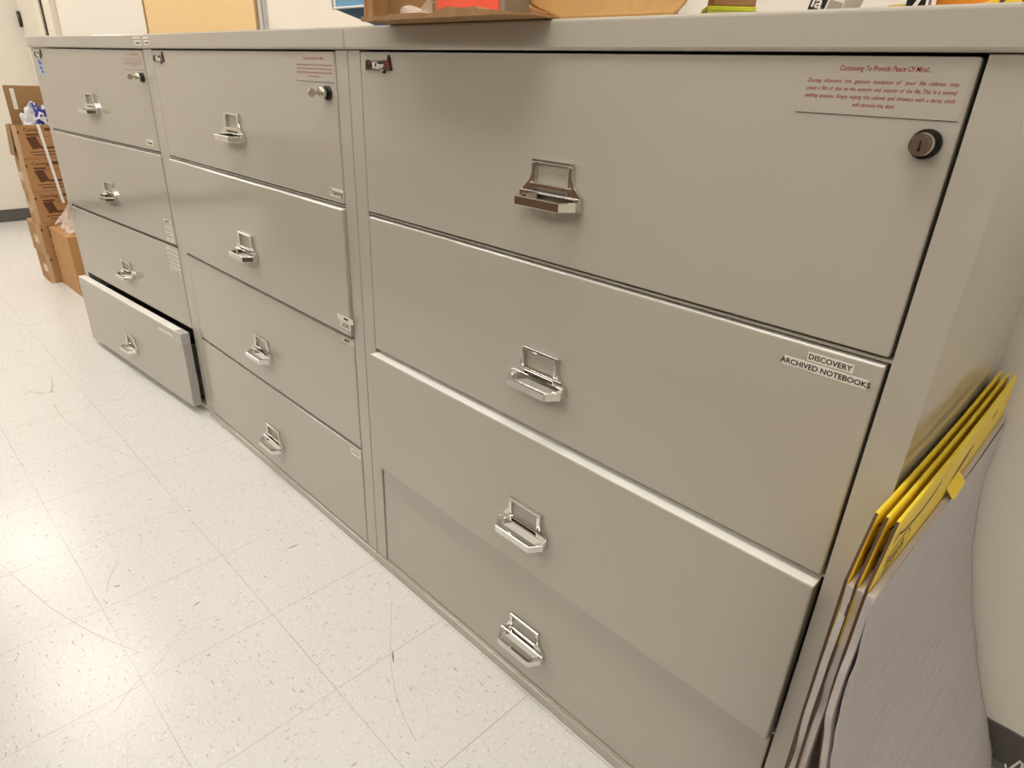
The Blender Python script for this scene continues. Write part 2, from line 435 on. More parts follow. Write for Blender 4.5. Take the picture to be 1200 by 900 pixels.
def lock(parent, x, z):
    bm = bmesh.new()
    cyl(bm, (0, 0, 0), (0, -1, 0), 0.0145, 0.006, 32, 1)
    cyl(bm, (0, -0.006, 0), (0, -1, 0), 0.0115, 0.016, 32, 0, r2=0.0108)
    cyl(bm, (0, -0.0215, 0), (0, -1, 0), 0.0085, 0.0012, 32, 0)
    box(bm, -0.0008, 0.0008, -0.0229, -0.0226, -0.0055, 0.004, 1)
    cyl(bm, (0, -0.0226, -0.0045), (0, -1, 0), 0.0018, 0.0004, 12, 1)
    o = obj('lock', bm, [STEEL, BLACK], parent, loc=(x, 0, z)); o['label'] = 'round steel key lock in black collar'
    return o

def keys_tag(parent, x, z):     # small key left in the lock
    bm = bmesh.new()
    cyl(bm, (-0.0012, -0.040, 0.0), 'x', 0.0085, 0.0024, 20)
    box(bm, -0.0010, 0.0010, -0.034, -0.022, -0.003, 0.003)
    obj('key', bm, STEEL, parent, 0.0004, loc=(x, 0, z))

def sticker(parent, x0, x1, z0, z1, text=None, size=None, mats=None, name='label_sticker', bars=None, tilt=0.0):
    """paper label on a drawer face: x0..x1, z0..z1 in drawer space; text centred; bars = illegible print."""
    bm = bmesh.new()
    w, h = x1 - x0, z1 - z0
    box(bm, -w / 2, w / 2, -0.0004, 0.0, -h / 2, h / 2, 0)
    pl = lambda u, v, q: (u, -0.0006 - q, v)
    if text:
        put_text(bm, text, size, lambda u, v, q: pl(u, v - size * 0.34, q), 1, 'c', bold=size * 0.022)
    for q in bars or []:
        box(bm, q[0] * w - w / 2, q[1] * w - w / 2, -0.0007, -0.0004, q[2] * h - h / 2, q[3] * h - h / 2, 1)
    o = obj(name, bm, mats or [PAPERLBL, INK], parent, loc=((x0 + x1) / 2, 0, (z0 + z1) / 2), recalc=False)
    bmx = bmesh.new(); bmx.from_mesh(o.data); bmx.to_mesh(o.data); bmx.free()
    o.rotation_euler.y = tilt
    return o

NOTICE = [('During shipment the gypsum insulation of your file cabinet may', 1),
          ('create a film of dust on the exterior and interior of the file. This is a normal', 1),
          ('settling process. Simply wiping the cabinet and drawers with a damp cloth', 1),
          ('will remove the dust.', 0)]
def notice(parent, xr, zt):
    """clear film with red print; xr right edge, zt top edge in drawer space."""
    bm = bmesh.new(); W, Hh = 0.162, 0.056
    box(bm, 0, W, -0.0003, 0, -Hh, 0, 0)
    pl = lambda x, z: (lambda u, v, q: (x + u, -0.0005, z + v))
    put_text(bm, 'Continuing To Provide Peace Of Mind...', 0.0072, pl(W / 2 + 0.002, -0.0125), 1, 'c', width=0.088, shear=0.25, bold=0.00006)
    z = -0.0245
    for s, just in NOTICE:
        sz = 0.0056
        if not just:
            put_text(bm, s, sz, pl(W / 2, z), 1, 'c', width=0.042, shear=0.25, bold=0.00003)
        else:
            words = s.split(); ws = [text_geo(w, sz, 0.25)[2] for w in words]
            tot = 0.148; k = 0.92
            gap = (tot - sum(ws) * k) / (len(words) - 1)
            if gap < 0.0020:
                k = (tot - 0.0020 * (len(words) - 1)) / sum(ws); gap = 0.0020
            x = 0.007
            for w, wd in zip(words, ws):
                put_text(bm, w, sz, pl(x, z), 1, 'l', width=wd * k, shear=0.25, bold=0.00003)
                x += wd * k + gap
        z -= 0.0075
    box(bm, 0, W, -0.0005, -0.0003, -Hh, -Hh + 0.0006, 2)
    o = obj('notice_sticker', bm, [LBLCLEAR, REDINK, INK], parent, loc=(xr - W, 0, zt), recalc=False)
    o['label'] = 'clear sticker with red printed notice'
    return o

def emblem(parent, x, z):
    """raised dark red and white maker's badge; x,z = left bottom."""
    bm = bmesh.new()
    W = 0.086
    out = [(0.0, 0.001), (0.002, 0.017), (0.010, 0.0185), (0.014, 0.016), (0.028, 0.017), (0.052, 0.0165), (0.060, 0.018), (0.070, 0.0165),
           (0.0745, 0.0225), (0.0775, 0.0275), (0.081, 0.0225), (0.086, 0.001), (0.064, 0.000), (0.062, -0.0045), (0.056, -0.004), (0.054, 0.0005)]
    prism(bm, out, 'y', -0.003, 0.0, 0)
    prism(bm, [(0.0012, 0.0025), (0.003, 0.0155), (0.026, 0.0155), (0.026, 0.0025)], 'y', -0.0036, -0.003, 1)
    prism(bm, [(0.058, 0.0015), (0.060, 0.0155), (0.071, 0.0155), (0.0775, 0.0255), (0.0845, 0.002)], 'y', -0.0036, -0.003, 1)
    pl = lambda x_, z_: (lambda u, v, q: (x_ + u, -0.0040 - q, z_ + v))
    put_text(bm, 'Fire', 0.0135, pl(0.003, 0.004), 0, 'l', width=0.022, bold=0.0003, extrude=0.0003)
    put_text(bm, 'King', 0.0185, pl(0.0265, 0.0025), 2, 'l', width=0.036, bold=0.0004, extrude=0.0004)
    o = obj('emblem', bm, [LOGOBLACK, LOGORED, LOGOWHITE], parent, loc=(x, 0, z), recalc=False)
    o['label'] = 'raised dark red and white badge'
    return o

def cabinet(origin, rotz, W, label, outs, dl=None, dr=None):
    """four-drawer lateral file; origin = front left bottom corner. outs: pull-out of each drawer."""
    t = tag(empty('filing_cabinet', origin, rotz), label, 'filing cabinet', 'lateral filing cabinets in the row')
    dl = STILE if dl is None else dl; dr = W - STILE if dr is None else dr
    g = 0.0012
    bm = bmesh.new()
    prism(bm, [(g, 0), (dl, 0), (dl, .05), (.03, .05), (.03, DEP), (g, DEP)], 'z', 0.0, 1.2985)
    prism(bm, [(W - g, 0), (dr, 0), (dr, .05), (W - .03, .05), (W - .03, DEP), (W - g, DEP)], 'z', 0.0, 1.2985)
    box(bm, 0.03, W - 0.03, DEP - 0.02, DEP, 0.0, 1.2985, 1)
    for k in range(3):
        box(bm, dl, dr, 0.004 if k == 0 else 0.009, 0.5, ZT[k + 1] + 0.0035, ZB[k] - (0.0035 if k == 0 else 0.0025))
    box(bm, dl, dr, 0.0, DEP - .02, 0.0, ZB[3] - 0.003)
    box(bm, dl, dr, 0.034, DEP - .02, ZT[0] + 0.0005, 1.2985, 1)
    obj('body', bm, [CAB, CABIN], t, 0.0012, 2)
    bm = bmesh.new(); box(bm, 0.0006, W - 0.0006, -0.007, DEP, 1.2995, HT); obj('top_panel', bm, CAB, t, 0.0045, 3)
    bm = bmesh.new(); box(bm, 0.0006, W - 0.0006, -0.005, 0.0, 0.0, 0.027); obj('base_strip', bm, CAB, t, 0.002, 2)
    ds = []
    for k in range(4):
        bm = bmesh.new()
        box(bm, dl + 0.0028, dr - 0.0048, 0.0, 0.032, ZB[k] + 0.0002, ZT[k] - 0.0004)
        o = obj('drawer', bm, CAB, t, 0.0028, 3, loc=(0, -0.001 - outs[k], 0))
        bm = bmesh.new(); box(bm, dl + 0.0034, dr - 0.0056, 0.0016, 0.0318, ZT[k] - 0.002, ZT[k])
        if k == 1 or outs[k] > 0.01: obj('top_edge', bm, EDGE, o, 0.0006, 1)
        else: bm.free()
        bm = bmesh.new(); box(bm, dr - 0.0056, dr - 0.0044, 0.0022, 0.0318, ZB[k] + 0.002, ZT[k] - 0.001)
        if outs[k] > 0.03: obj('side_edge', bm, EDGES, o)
        else: bm.free()
        bm = bmesh.new()
        x0, x1, z0, z1 = dl + 0.03, dr - 0.03, ZB[k] + 0.03, ZT[k] - 0.06
        box(bm, x0, x0 + .003, 0.031, 0.46, z0, z1); box(bm, x1 - .003, x1, 0.031, 0.46, z0, z1)
        box(bm, x0, x1, 0.031, 0.46, z0 - .003, z0); box(bm, x0, x1, 0.457, 0.46, z0, z1)
        obj('drawer_tray', bm, CABIN, o)
        handle(o, (dl + dr) / 2, ZT[k] - 0.1968)
        ds.append(o)
    return t, ds

# nearest cabinet -----------------------------------------------------------
W3 = 1.148
c3, d3 = cabinet((0.0, 0, 0), 0, W3, 'beige four-drawer filing cabinet nearest the camera, labelled as archived notebooks', (0.0, 0.0, 0.016, -0.004))
notice(d3[0], 1.0945, 1.2945)
emblem(d3[0], 0.068, 1.264)
lock(d3[0], 1.0735, 1.2165)
sticker(d3[1], 1.012, 1.067, 0.9575, 0.9690, 'DISCOVERY', 0.0098)
sticker(d3[1], 0.984, 1.086, 0.9435, 0.9555, 'ARCHIVED NOTEBOOKS', 0.0098)

# middle cabinet -------------------------------------------------------------
W2 = 1.1565
c2, d2 = cabinet((-1.1570, 0, 0), 0, W2, 'beige four-drawer filing cabinet in the middle of the row, labelled Training', (0.0, 0.007, 0.0, 0.0))
L2 = lambda x: x + 1.1570
notice(d2[0], L2(-0.055), 1.2930)
emblem(d2[0], L2(-1.098), 1.264)
lock(d2[0], L2(-0.0815), 1.2165); keys_tag(d2[0], L2(-0.0815), 1.2165)
sticker(d2[0], L2(-0.108), L2(-0.050), 1.000, 1.019, 'Training', 0.0165)
bars1 = [(0.2, 0.42, 0.4, 0.65), (0.46, 0.8, 0.35, 0.6)]
sticker(d2[1], L2(-0.104), L2(-0.034), 0.7035, 0.7175, mats=[PAPERLBL, INK], bars=[(0.42, 0.68, 0.35, 0.7)])
sticker(d2[1], L2(-0.092), L2(-0.046), 0.685, 0.7015, 'SOPs', 0.0150)
sticker(d2[2], L2(-0.110), L2(-0.046), 0.641, 0.6555, mats=[mat('label_paper_dim', (214, 206, 190), 0.5), INK], bars=[(0.30, 0.45, 0.3, 0.7), (0.5, 0.62, 0.3, 0.7)])  # label paper in a dimmer tone
sticker(d2[3], L2(-0.100), L2(-0.053), 0.311, 0.330, mats=[PAPERLBL, CAB], bars=[(0.08, 0.92, 0.30, 0.82), ])
sticker(d2[3], L2(-0.096), L2(-0.060), 0.3175, 0.3205, mats=[PAPERLBL, INK])
def cap_label(t, x0, x1, z0, z1):
    o = sticker(t, x0, x1, z0, z1, bars=[(0.18, 0.40, 0.3, 0.62), (0.46, 0.62, 0.34, 0.66), (0.68, 0.86, 0.32, 0.6)])
    o.location.y = -0.007
cap_label(c2, 0.014, 0.062, 1.309, 1.3225)
bm = bmesh.new()
box(bm, 0, 0.05, -0.0004, 0, 0, 0.006); o = obj('label_sticker', bm, [PAPERLBL], c2, loc=(0.012, -0.007, 1.3265))

# far cabinet, swung slightly out of line, lowest drawer open ----------------
TH = R(4.3); W1 = 1.150
px, py = -1.1605, 0.008
o1 = (px - W1 * math.cos(TH), py - W1 * math.sin(TH), 0)
c1, d1 = cabinet(o1, TH, W1, 'beige four-drawer filing cabinet at the far end, lowest drawer pulled open', (0.0, 0.001, 0.0, 0.046))
notice(d1[0], 1.098, 1.2930)
emblem(d1[0], 0.050, 1.264)
lock(d1[0], 1.072, 1.2165); keys_tag(d1[0], 1.072, 1.2165)
sticker(d1[0], 1.006, 1.062, 1.002, 1.022, bars=[(0.15, 0.22, 0.25, 0.7), (0.26, 0.40, 0.3, 0.55), (0.44, 0.58, 0.3, 0.55), (0.62, 0.80, 0.28, 0.56)])
for k in range(4):
    sticker(d1[1], 1.030, 1.085, 0.742 - k * 0.022, 0.755 - k * 0.022, bars=[(0.2, 0.75, 0.3, 0.7)], mats=[PAPERLBL, CAB if k else INK])
for k in range(6):
    sticker(d1[2], 1.006, 1.096, 0.638 - k * 0.0165, 0.6475 - k * 0.0165, bars=[(0.15, 0.8, 0.35, 0.6)], mats=[PAPERLBL, CAB if k < 5 else INK])
sticker(d1[3], 0.90, 1.03, 0.305, 0.317, mats=[PAPERLBL, INK])
bm = bmesh.new(); box(bm, 1.045, 1.1012, -0.0008, 0.033, 0.296, 0.3393)
obj('corner_bracket', bm, mat('grey_metal_clip', (186, 186, 180), 0.35), d1[3], 0.002)
bm = bmesh.new()
for z0 in (0.10, 0.13, 0.155): box(bm, 1.075, 1.088, 0.032, 0.075, z0, z0 + 0.009)
box(bm, 1.080, 1.084, 0.032, 0.25, 0.11, 0.15)
obj('slide_rail', bm, STEEL, d1[3])
cap_label(c1, 1.070, 1.122, 1.3085, 1.323)
bm = bmesh.new(); box(bm, 0, 0.05, -0.0004, 0, 0, 0.006); obj('label_sticker', bm, [PAPERLBL], c1, loc=(1.066, -0.007, 1.3275))
# blue sticker under the badge
sticker(d1[0], 0.050, 0.118, 1.196, 1.258, mats=[BLUESTK, BLUEINK], bars=[(0.35, 0.8, 0.66, 0.76), (0.25, 0.7, 0.80, 0.88), (0.40, 0.72, 0.36, 0.5), (0.50, 0.8, 0.14, 0.28)])

# ------------------------------------------------------------------ easel pads
def smooth(pts, z):
    pts = sorted(pts)
    if z <= pts[0][0]: return pts[0][1]
    for (a, fa), (b, fb) in zip(pts, pts[1:]):
        if z <= b:
            t = (z - a) / (b - a)
            return fa + (fb - fa) * t
    return pts[-1][1]
F3 = [(0, .204), (.03, .193), (.059, .184), (.127, .148), (.2, .118), (.271, .090), (.32, .070), (.375, .049), (.43, .033), (.484, .021), (.545, .011), (.60, .003), (.66, .0), (.9, 0.0)]
F2 = [(0, .032), (.2, .015), (.4, .006), (.55, .002), (.68, .0), (.9, 0)]
F1 = [(0, .012), (.3, .006), (.6, .001), (.8, 0), (.9, 0)]
def sm(F, z):   # averaged for smoothness
    return sum(smooth(F, z + d) for d in (-.04, -.02, 0, .02, .04)) / 5
Y0, Y1 = -0.148, 0.578
ZTOP = 0.850
arch = lambda y: max(0.0, math.sin(math.pi * (y - Y0) / (Y1 - Y0)))

def grid_solid(xf, ys, zs, th, hole=None, yz=None):
    """thick curved sheet: front surface x = xf(y, z), thickness th towards -x."""
    bm = bmesh.new()
    def vert(i, j, back):
        y, z = ys[i], zs[j]
        if yz: y, z = yz(y, z)
        return bm.verts.new((xf(y, z) - (th if back else 0), y, z))
    Fv = [[vert(i, j, 0) for j in range(len(zs))] for i in range(len(ys))]
    Bv = [[vert(i, j, 1) for j in range(len(zs))] for i in range(len(ys))]
    ni, nj = len(ys) - 1, len(zs) - 1
    cells = {(i, j) for i in range(ni) for j in range(nj) if not (hole and hole(i, j))}
    for (i, j) in cells:
        f = bm.faces.new((Fv[i][j], Fv[i + 1][j], Fv[i + 1][j + 1], Fv[i][j + 1])); f.smooth = True
        f = bm.faces.new((Bv[i][j], Bv[i][j + 1], Bv[i + 1][j + 1], Bv[i + 1][j])); f.smooth = True
        for (a, b, di, dj) in (((i, j), (i + 1, j), 0, -1), ((i + 1, j), (i + 1, j + 1), 1, 0), ((i + 1, j + 1), (i, j + 1), 0, 1), ((i, j + 1), (i, j), -1, 0)):
            if (i + di, j + dj) not in cells:
                bm.faces.new((Fv[a[0]][a[1]], Bv[a[0]][a[1]], Bv[b[0]][b[1]], Fv[b[0]][b[1]]))
    for v in [v for v in bm.verts if not v.link_faces]: bm.verts.remove(v)
    return bm

def fr(a, b, n): return [a + (b - a) * k / n for k in range(n + 1)]

SL = 0.052
def easel_pad(xb, F, seed, label, last=False):
    t = tag(empty('easel_pad', (xb + F[0][1], 0.21, 0)), label, 'easel pad', 'easel pads leaning by the cabinet')
    ox, oy = xb + F[0][1], 0.21
    bow = lambda y: -0.0015 * math.sin((y - Y0) / (Y1 - Y0) * math.pi)
    xs = lambda y, z: xb + sm(F, z) + bow(y) - ox
    # yellow backing board without cut slots, their dark is painted on below
    ys = fr(Y0, -0.104, 2) + fr(-0.104, 0.548, 30)[1:] + [0.563, Y1]
    zs = fr(0.001, 0.72, 40) + [0.76, 0.79, 0.805, 0.82, 0.835, ZTOP]
    def yz(y, z):
        if z > 0.79:
            k = (z - 0.79) / (ZTOP - 0.79)
            if y < -0.104: y = y + (-0.104 - y) * k
            if y > 0.548: y = y - (y - 0.548) * k
            z += (0.008 - 0.022 * (y - Y0) / (Y1 - Y0) - 0.013 * arch(y)) * k
        return y - oy, z
    bm = grid_solid(lambda y, z: xs(y + oy, z), ys, zs, 0.0032, None, yz)
    bmesh.ops.recalc_face_normals(bm, faces=bm.faces)
    for f in bm.faces:
        if abs(f.normal.y) > 0.45: f.material_index = 1  # brown cut edge, its shadow put into the darker colour
        elif f.calc_center_median().z < 0.71: f.material_index = 2
    obj('backing_board', bm, [YEL, BOARDSIDE, BOARDLOW], t)
    # flap folded out of the slot
    # printed strokes and logo tag on the board
    bm = bmesh.new()
    face = lambda y, z, w=0.0004: (xs(y, z) + w, y - oy, z)
    def stroke(pts, wd):
        for (a, b) in zip(pts, pts[1:]):
            v = [bm.verts.new(face(a[0], a[1] - wd / 2)), bm.verts.new(face(b[0], b[1] - wd / 2)), bm.verts.new(face(b[0], b[1] + wd / 2)), bm.verts.new(face(a[0], a[1] + wd / 2))]
            bm.faces.new(v)
    stroke([(-.095, .824), (-.082, .828), (-.05, .817), (-.01, .810), (.03, .806), (.08, .806), (.11, .810)], 0.003)
    obj('printed_stroke', bm, INK, t)
    bm = bmesh.new()
    tagp = [(-.102, .783), (-.024, .783), (-.010, .795), (-.024, .807), (-.102, .807), (-.102, .783)]
    for a, b in zip(tagp, tagp[1:]):
        d = Vector((b[0] - a[0], b[1] - a[1])); n = Vector((-d.y, d.x)).normalized() * 0.0009
        bm.faces.new([bm.verts.new(face(p[0] + s * n.x, p[1] + s * n.y)) for p, s in ((a, -1), (b, -1), (b, 1), (a, 1))])
    put_text(bm, 'Post-it', 0.018, lambda u, v, w: face(-.096 + u, .789 + v), 0, 'l', width=.064, bold=0.0003)
    bmesh.ops.recalc_face_normals(bm, faces=bm.faces); obj('printed_logo', bm, INK, t, recalc=False)
    bm = bmesh.new()
    stroke([(0.430, 0.790), (0.445, 0.794), (0.460, 0.797)], 0.006)  # dark of the hook slot painted on, nothing is cut
    obj('hook_slot_mark', bm, INK, t)
    bm = bmesh.new()
    for k in range(12):
        a, b = 0.205 + .0095 * k, 0.205 + .0095 * (k + 1)
        ha, hb = [.001 + .0055 * math.sin(min(1, j / 7) * math.pi / 2) if j < 9 else .0065 - .0018 * (j - 9) for j in (k, k + 1)]
        stroke_z = lambda y: .768 + .16 * (y - .205)
        bm.faces.new([bm.verts.new(face(y, z)) for y, z in ((a, stroke_z(a) - ha), (b, stroke_z(b) - hb), (b, stroke_z(b) + hb), (a, stroke_z(a) + ha))])
    obj('handle_slot_shade', bm, BLACK, t)  # black patch painted for the dark inside of the carrying slot
    if last:
        bm = bmesh.new()
        q = [(0.190, .764, .0002), (0.255, .766, .0002), (0.255, .752, .013), (0.190, .750, .013)]
        bm.faces.new([bm.verts.new((xs(y, z) + d, y - oy, z)) for y, z, d in q])
        o = obj('slot_flap', bm, YEL, t); md = o.modifiers.new('s', 'SOLIDIFY'); md.thickness = .0012
    # block of sheets in front of the board
    YN = Y0 - (0.008 if last else 0)
    zsc = lambda y: (1 - SL * (y - Y0) / (Y1 - Y0)) - 0.024 * arch(y)
    ys = fr(YN, Y1, 26); zs = fr(0.003, 0.785, 60)
    def yz2(y, z):
        w = 0.008 * noise.noise(Vector((seed * 3.1, 0, z * 9))) + 0.005 * noise.noise(Vector((seed, 5, z * 22)))
        if z < 0.05: w *= z / 0.05
        k = max(0.0, 1 - (y - Y0) / 0.15)
        return y + w * k - oy, z * zsc(y)
    def ripple(y, z):
        return 0.0012 * noise.noise(Vector((seed, y * 3, z * 16))) * max(0, min(1, (0.785 - z) / 0.1))
    def xsh(y, z):
        y += oy
        return xs(y, z) + 0.0075 + ripple(y, z) + (0.002 * noise.noise(Vector((seed, 1, z * 9))) * max(0, 1 - (y - Y0) / 0.2) if not last else 0)
    bm = grid_solid(xsh, ys, zs, 0.0068, None, yz2)
    obj('paper_sheets', bm, SHEET, t)
    if last:
        ys = fr(YN - 0.003, Y1 - 0.003, 46); zs = fr(0.004, 0.7855, 150)
        def xc(y, z):
            y += oy
            d = max(0.0, 0.7855 - z)
            m = min(1, d / 0.08)
            p = Vector((y * 1.5 + 2.0 * z, z * 13 + 1.5 * y, 3))
            r = 0.0036 * noise.noise(p) + 0.0016 * noise.noise(Vector((y * 2.5, z * 34 + 3 * y, 8))) + 0.003 * noise.noise(Vector((y * 2, z * 4, 1)))
            lift = 0.006 * max(0, 1 - (y - Y0) / 0.25) * min(1, d / 0.35) ** 1.5
            return xs(y, z) + 0.0086 + m * (r + 0.0025) + lift
        bm = grid_solid(xc, ys, zs, 0.0006, None, lambda y, z: (y - oy + 0.004 * noise.noise(Vector((2, 2, z * 8))) * max(0, 1 - (y - Y0) / 0.1), z * zsc(y)))
        o = obj('cover_sheet', bm, COVER, t); o['label'] = 'wrinkled white cover sheet'
    return t
easel_pad(1.1570, F1, 1, 'yellow-topped easel pad standing right against the side of the nearest cabinet')
easel_pad(1.1675, F2, 2, 'yellow-topped easel pad sandwiched between two others beside the nearest cabinet')
easel_pad(1.1780, F3, 3, 'outermost yellow-topped easel pad with wrinkled white cover sheet, beside the nearest cabinet', last=True)

# white wire on the floor by the wall
bm = bmesh.new()
tube(bm, [(1.410, .50, .004), (1.408, .535, .012), (1.412, .553, .045), (1.420, .556, .070), (1.424, .552, .072), (1.428, .54, .045), (1.435, .51, .012), (1.46, .44, .004), (1.55, .30, .004)], 0.0022)
tube(bm, [(1.402, .55, .05), (1.406, .545, .042), (1.416, .53, .02), (1.43, .50, .006), (1.50, .40, .004)], 0.0018)
tag(obj('wire', bm, WHITEP), 'thin white wire looped on the floor against the dark baseboard', 'wire')

# ------------------------------------------------------------------ cartons beyond the far cabinet
def carton(loc, dx, dy, dz, label, cardmat=CARD, printed=True, group=None, open_top=False, name='cardboard_box', rotz=0.0):
    """loc = front corner (+x, -y) on its base; box reaches to -x and +y."""
    t = tag(empty(name, loc, rotz), label, 'cardboard box', group)
    bm = bmesh.new()
    if open_top:
        th = 0.004
        box(bm, -dx, 0, 0, dy, 0, th); box(bm, -th, 0, 0, dy, th, dz); box(bm, -dx, -dx + th, 0, dy, th, dz)
        box(bm, -dx + th, -th, 0, th, th, dz); box(bm, -dx + th, -th, dy - th, dy, th, dz)
    else:
        box(bm, -dx, 0, 0, dy, 0, dz)
    obj('carton', bm, cardmat, t, 0.003, 2)
    if printed:
        bm = bmesh.new()
        pl = lambda y, z: (lambda u, v, w: (0.0006, y + u, z + v))
        put_text(bm, 'Corning', 0.026, pl(0.055, dz - 0.034), 0, 'l', width=0.085, bold=0.0006)
        for (a, b, c, d) in ((0.060, 0.12, dz - 0.056, dz - 0.046), (0.060, 0.30, dz - 0.0625, dz - 0.060), (0.155, 0.30, dz - 0.032, dz - 0.016),
                             (0.120, 0.20, 0.055, 0.066), (0.060, 0.30, 0.036, 0.041), (0.075, 0.30, 0.020, 0.025), (0.022, 0.032, dz - 0.045, dz - 0.030)):
            box(bm, 0.0, 0.0006, a, b, c, d)
        prism(bm, [(0.058, 0.098), (0.104, 0.062), (0.120, 0.088), (0.078, 0.122)] if False else [(0.058, 0.118), (0.078, 0.052), (0.125, 0.060), (0.105, 0.122)], 'x', 0, 0.0006)
        obj('printing', bm, CARDPRINT, t, recalc=True)
        bm = bmesh.new(); box(bm, 0.0, 0.0005, 0.0, 0.022, 0.0, dz); box(bm, -0.10, 0.0005, -0.0005, 0.0, dz * 0.35, dz * 0.62)
        obj('tape', bm, TAPE, t)
    return t
SX, SY = -3.47, -0.030
G = 'printed cartons stacked beyond the far cabinet'
carton((SX + .01, SY - .005, 0), .22, .36, .182, 'brown printed carton on the floor, bottom of the stack beyond the far cabinet', group=G)
carton((SX + .005, SY - .012, .1825), .22, .36, .182, 'brown printed carton second from the floor in the stack beyond the far cabinet', group=G)
carton((SX, SY, .365), .115, .36, .18, 'brown printed carton third from the floor in the stack beyond the far cabinet', group=G)
carton((SX, SY - .003, .5455), .115, .36, .183, 'brown printed carton directly below the open one in the stack beyond the far cabinet', group=G)
oc = carton((SX, SY, .729), .115, .36, .184, 'open brown printed carton at the top of the stack, flaps standing up', open_top=True, group=G)
def flap(pts, th, nm='flap'):
    bm = bmesh.new()
    vs = [bm.verts.new(p) for p in pts]; f = bm.faces.new(vs)
    o = obj(nm, bm, CARDIN, oc); md = o.modifiers.new('s', 'SOLIDIFY'); md.thickness = th; md.offset = 0
    return o
flap([(-.113, .03, .184), (-.113, .36, .184), (-.111, .36, .385), (-.111, .03, .385)], .004)
flap([(-.111, -.003, .182), (-.003, -.003, .182), (-.003, -.016, .02), (-.111, -.016, .02)], .003)
flap([(-.113, .358, .184), (-.003, .358, .184), (-.003, .40, .385), (-.113, .40, .385)], .004)
bm = bmesh.new(); vs = [bm.verts.new(p) for p in ((-.1095, .058, .26), (-.1095, .078, .26), (-.108, .078, .37), (-.108, .058, .37))]; bm.faces.new(vs)
o = obj('label_sticker', bm, PAPERLBL, oc); md = o.modifiers.new('s', 'SOLIDIFY'); md.thickness = .001; md.offset = 0

def crumple(name, loc, sx, sy, sz, amp, freq, m, seed, sub=4):
    bm = bmesh.new(); bmesh.ops.create_icosphere(bm, subdivisions=sub, radius=1.0)
    for v in bm.verts:
        p = v.co.normalized()
        n = 1 + amp * (abs(noise.noise(p * freq + Vector((seed, seed, 0)))) * 2 - 0.4) + amp * .5 * noise.noise(p * freq * 2.7)
        v.co = Vector((p.x * sx * n, p.y * sy * n, max(p.z * sz * n, -sz * 0.92)))
    for f in bm.faces: f.smooth = False
    return obj(name, bm, m, loc=loc)
b = crumple('plastic_bag', (SX - 0.057, 0.115, .872), .036, .080, .140, .28, 2.1, BAG, 3.3)
tag(b, 'crumpled white and blue printed plastic bag inside the open top carton', 'plastic bag')
# white packing strap hanging down the stack
bm = bmesh.new()
pts = [(-.008, .9165), (.0045, .917), (.0062, .905), (.0066, .7), (.0068, .55), (.010, .475)]
for s in zip(pts, pts[1:]):
    (xa, za), (xb2, zb2) = s
    bm.faces.new([bm.verts.new(p) for p in ((xa + SX, .092 + (.917 - za) * .07, za), (xa + SX, .107 + (.917 - za) * .07, za), (xb2 + SX, .107 + (.917 - zb2) * .07, zb2), (xb2 + SX, .092 + (.917 - zb2) * .07, zb2))])
bmesh.ops.remove_doubles(bm, verts=bm.verts, dist=0.0005)
o = obj('strap', bm, WHITEP); md = o.modifiers.new('s', 'SOLIDIFY'); md.thickness = .0012
tag(o, 'white packing strap hanging down the front of the carton stack', 'strap')

carton((-3.08, .030, 0), .36, .30, .350, 'plain tan carton on the floor in front of the printed stack', CARD2, False, rotz=R(1.5))
carton((-2.86, .118, 0), .20, .25, .245, 'small plain tan carton half hidden behind the side of the far cabinet', CARD2, False)
# crumpled clear wrap lying over the plain carton
bm = bmesh.new(); n = 18; V = []
for i in range(n + 1):
    row = []
    for j in range(n + 1):
        a, c = i / n, j / n
        z = .352 + .15 * math.exp(-((a - .35) / .25) ** 2) * (0.6 + .8 * c) * max(0, 1 - ((c - .45) / .62) ** 2)
        z += .035 * abs(noise.noise(Vector((a * 5, c * 5, 2)))) + .004
        row.append(bm.verts.new((-3.34 + .22 * a + .03 * noise.noise(Vector((a * 4, c * 4, 7))), .048 + .17 * c + .03 * noise.noise(Vector((a * 4, c * 4, 9))), z)))
    V.append(row)
for i in range(n):
    for j in range(n): bm.faces.new((V[i][j], V[i + 1][j], V[i + 1][j + 1], V[i][j + 1]))
tag(obj('plastic_wrap', bm, WRAP), 'crumpled clear plastic wrap lying on top of the plain tan carton', 'plastic wrap')

# ------------------------------------------------------------------ things on top of the nearest cabinet
# blue bin
t = tag(empty('storage_bin', (0.12, 0.15, HT)), 'light blue bin on cabinet top, left of the open cardboard tray', 'bin')
bm = bmesh.new()
def loop(x0, x1, y0, y1, z): return [bm.verts.new(p) for p in ((x0, y0, z), (x1, y0, z), (x1, y1, z), (x0, y1, z))]
ls = [loop(-.055, .02, -.115, .12, 0.0), loop(-.195, .028, -.125, .13, .034), loop(-.198, .030, -.128, .133, .15), loop(-.192, .024, -.122, .127, .15), loop(-.188, .020, -.117, .122, .036), loop(-.05, .012, -.105, .11, .004)]
mi = [1, 0, 0, 0, 1]
for (a, b), m_ in zip(zip(ls, ls[1:]), mi):
    for k in range(4): bm.faces.new((a[k], a[(k + 1) % 4], b[(k + 1) % 4], b[k])).material_index = m_
bm.faces.new(ls[0][::-1]); bm.faces.new(ls[-1])
obj('tub', bm, [BLUEBIN, BLUEDARK], t, 0.004)
bm = bmesh.new()
tube(bm, [(-.199, .13, .036), (-.199, -.128, .036), (.028, -.128, .036)], 0.0022)
tube(bm, [(-.199, -.128, .036), (-.2, -.13, .15)], 0.0022)
obj('piping', bm, WHITEP, t)

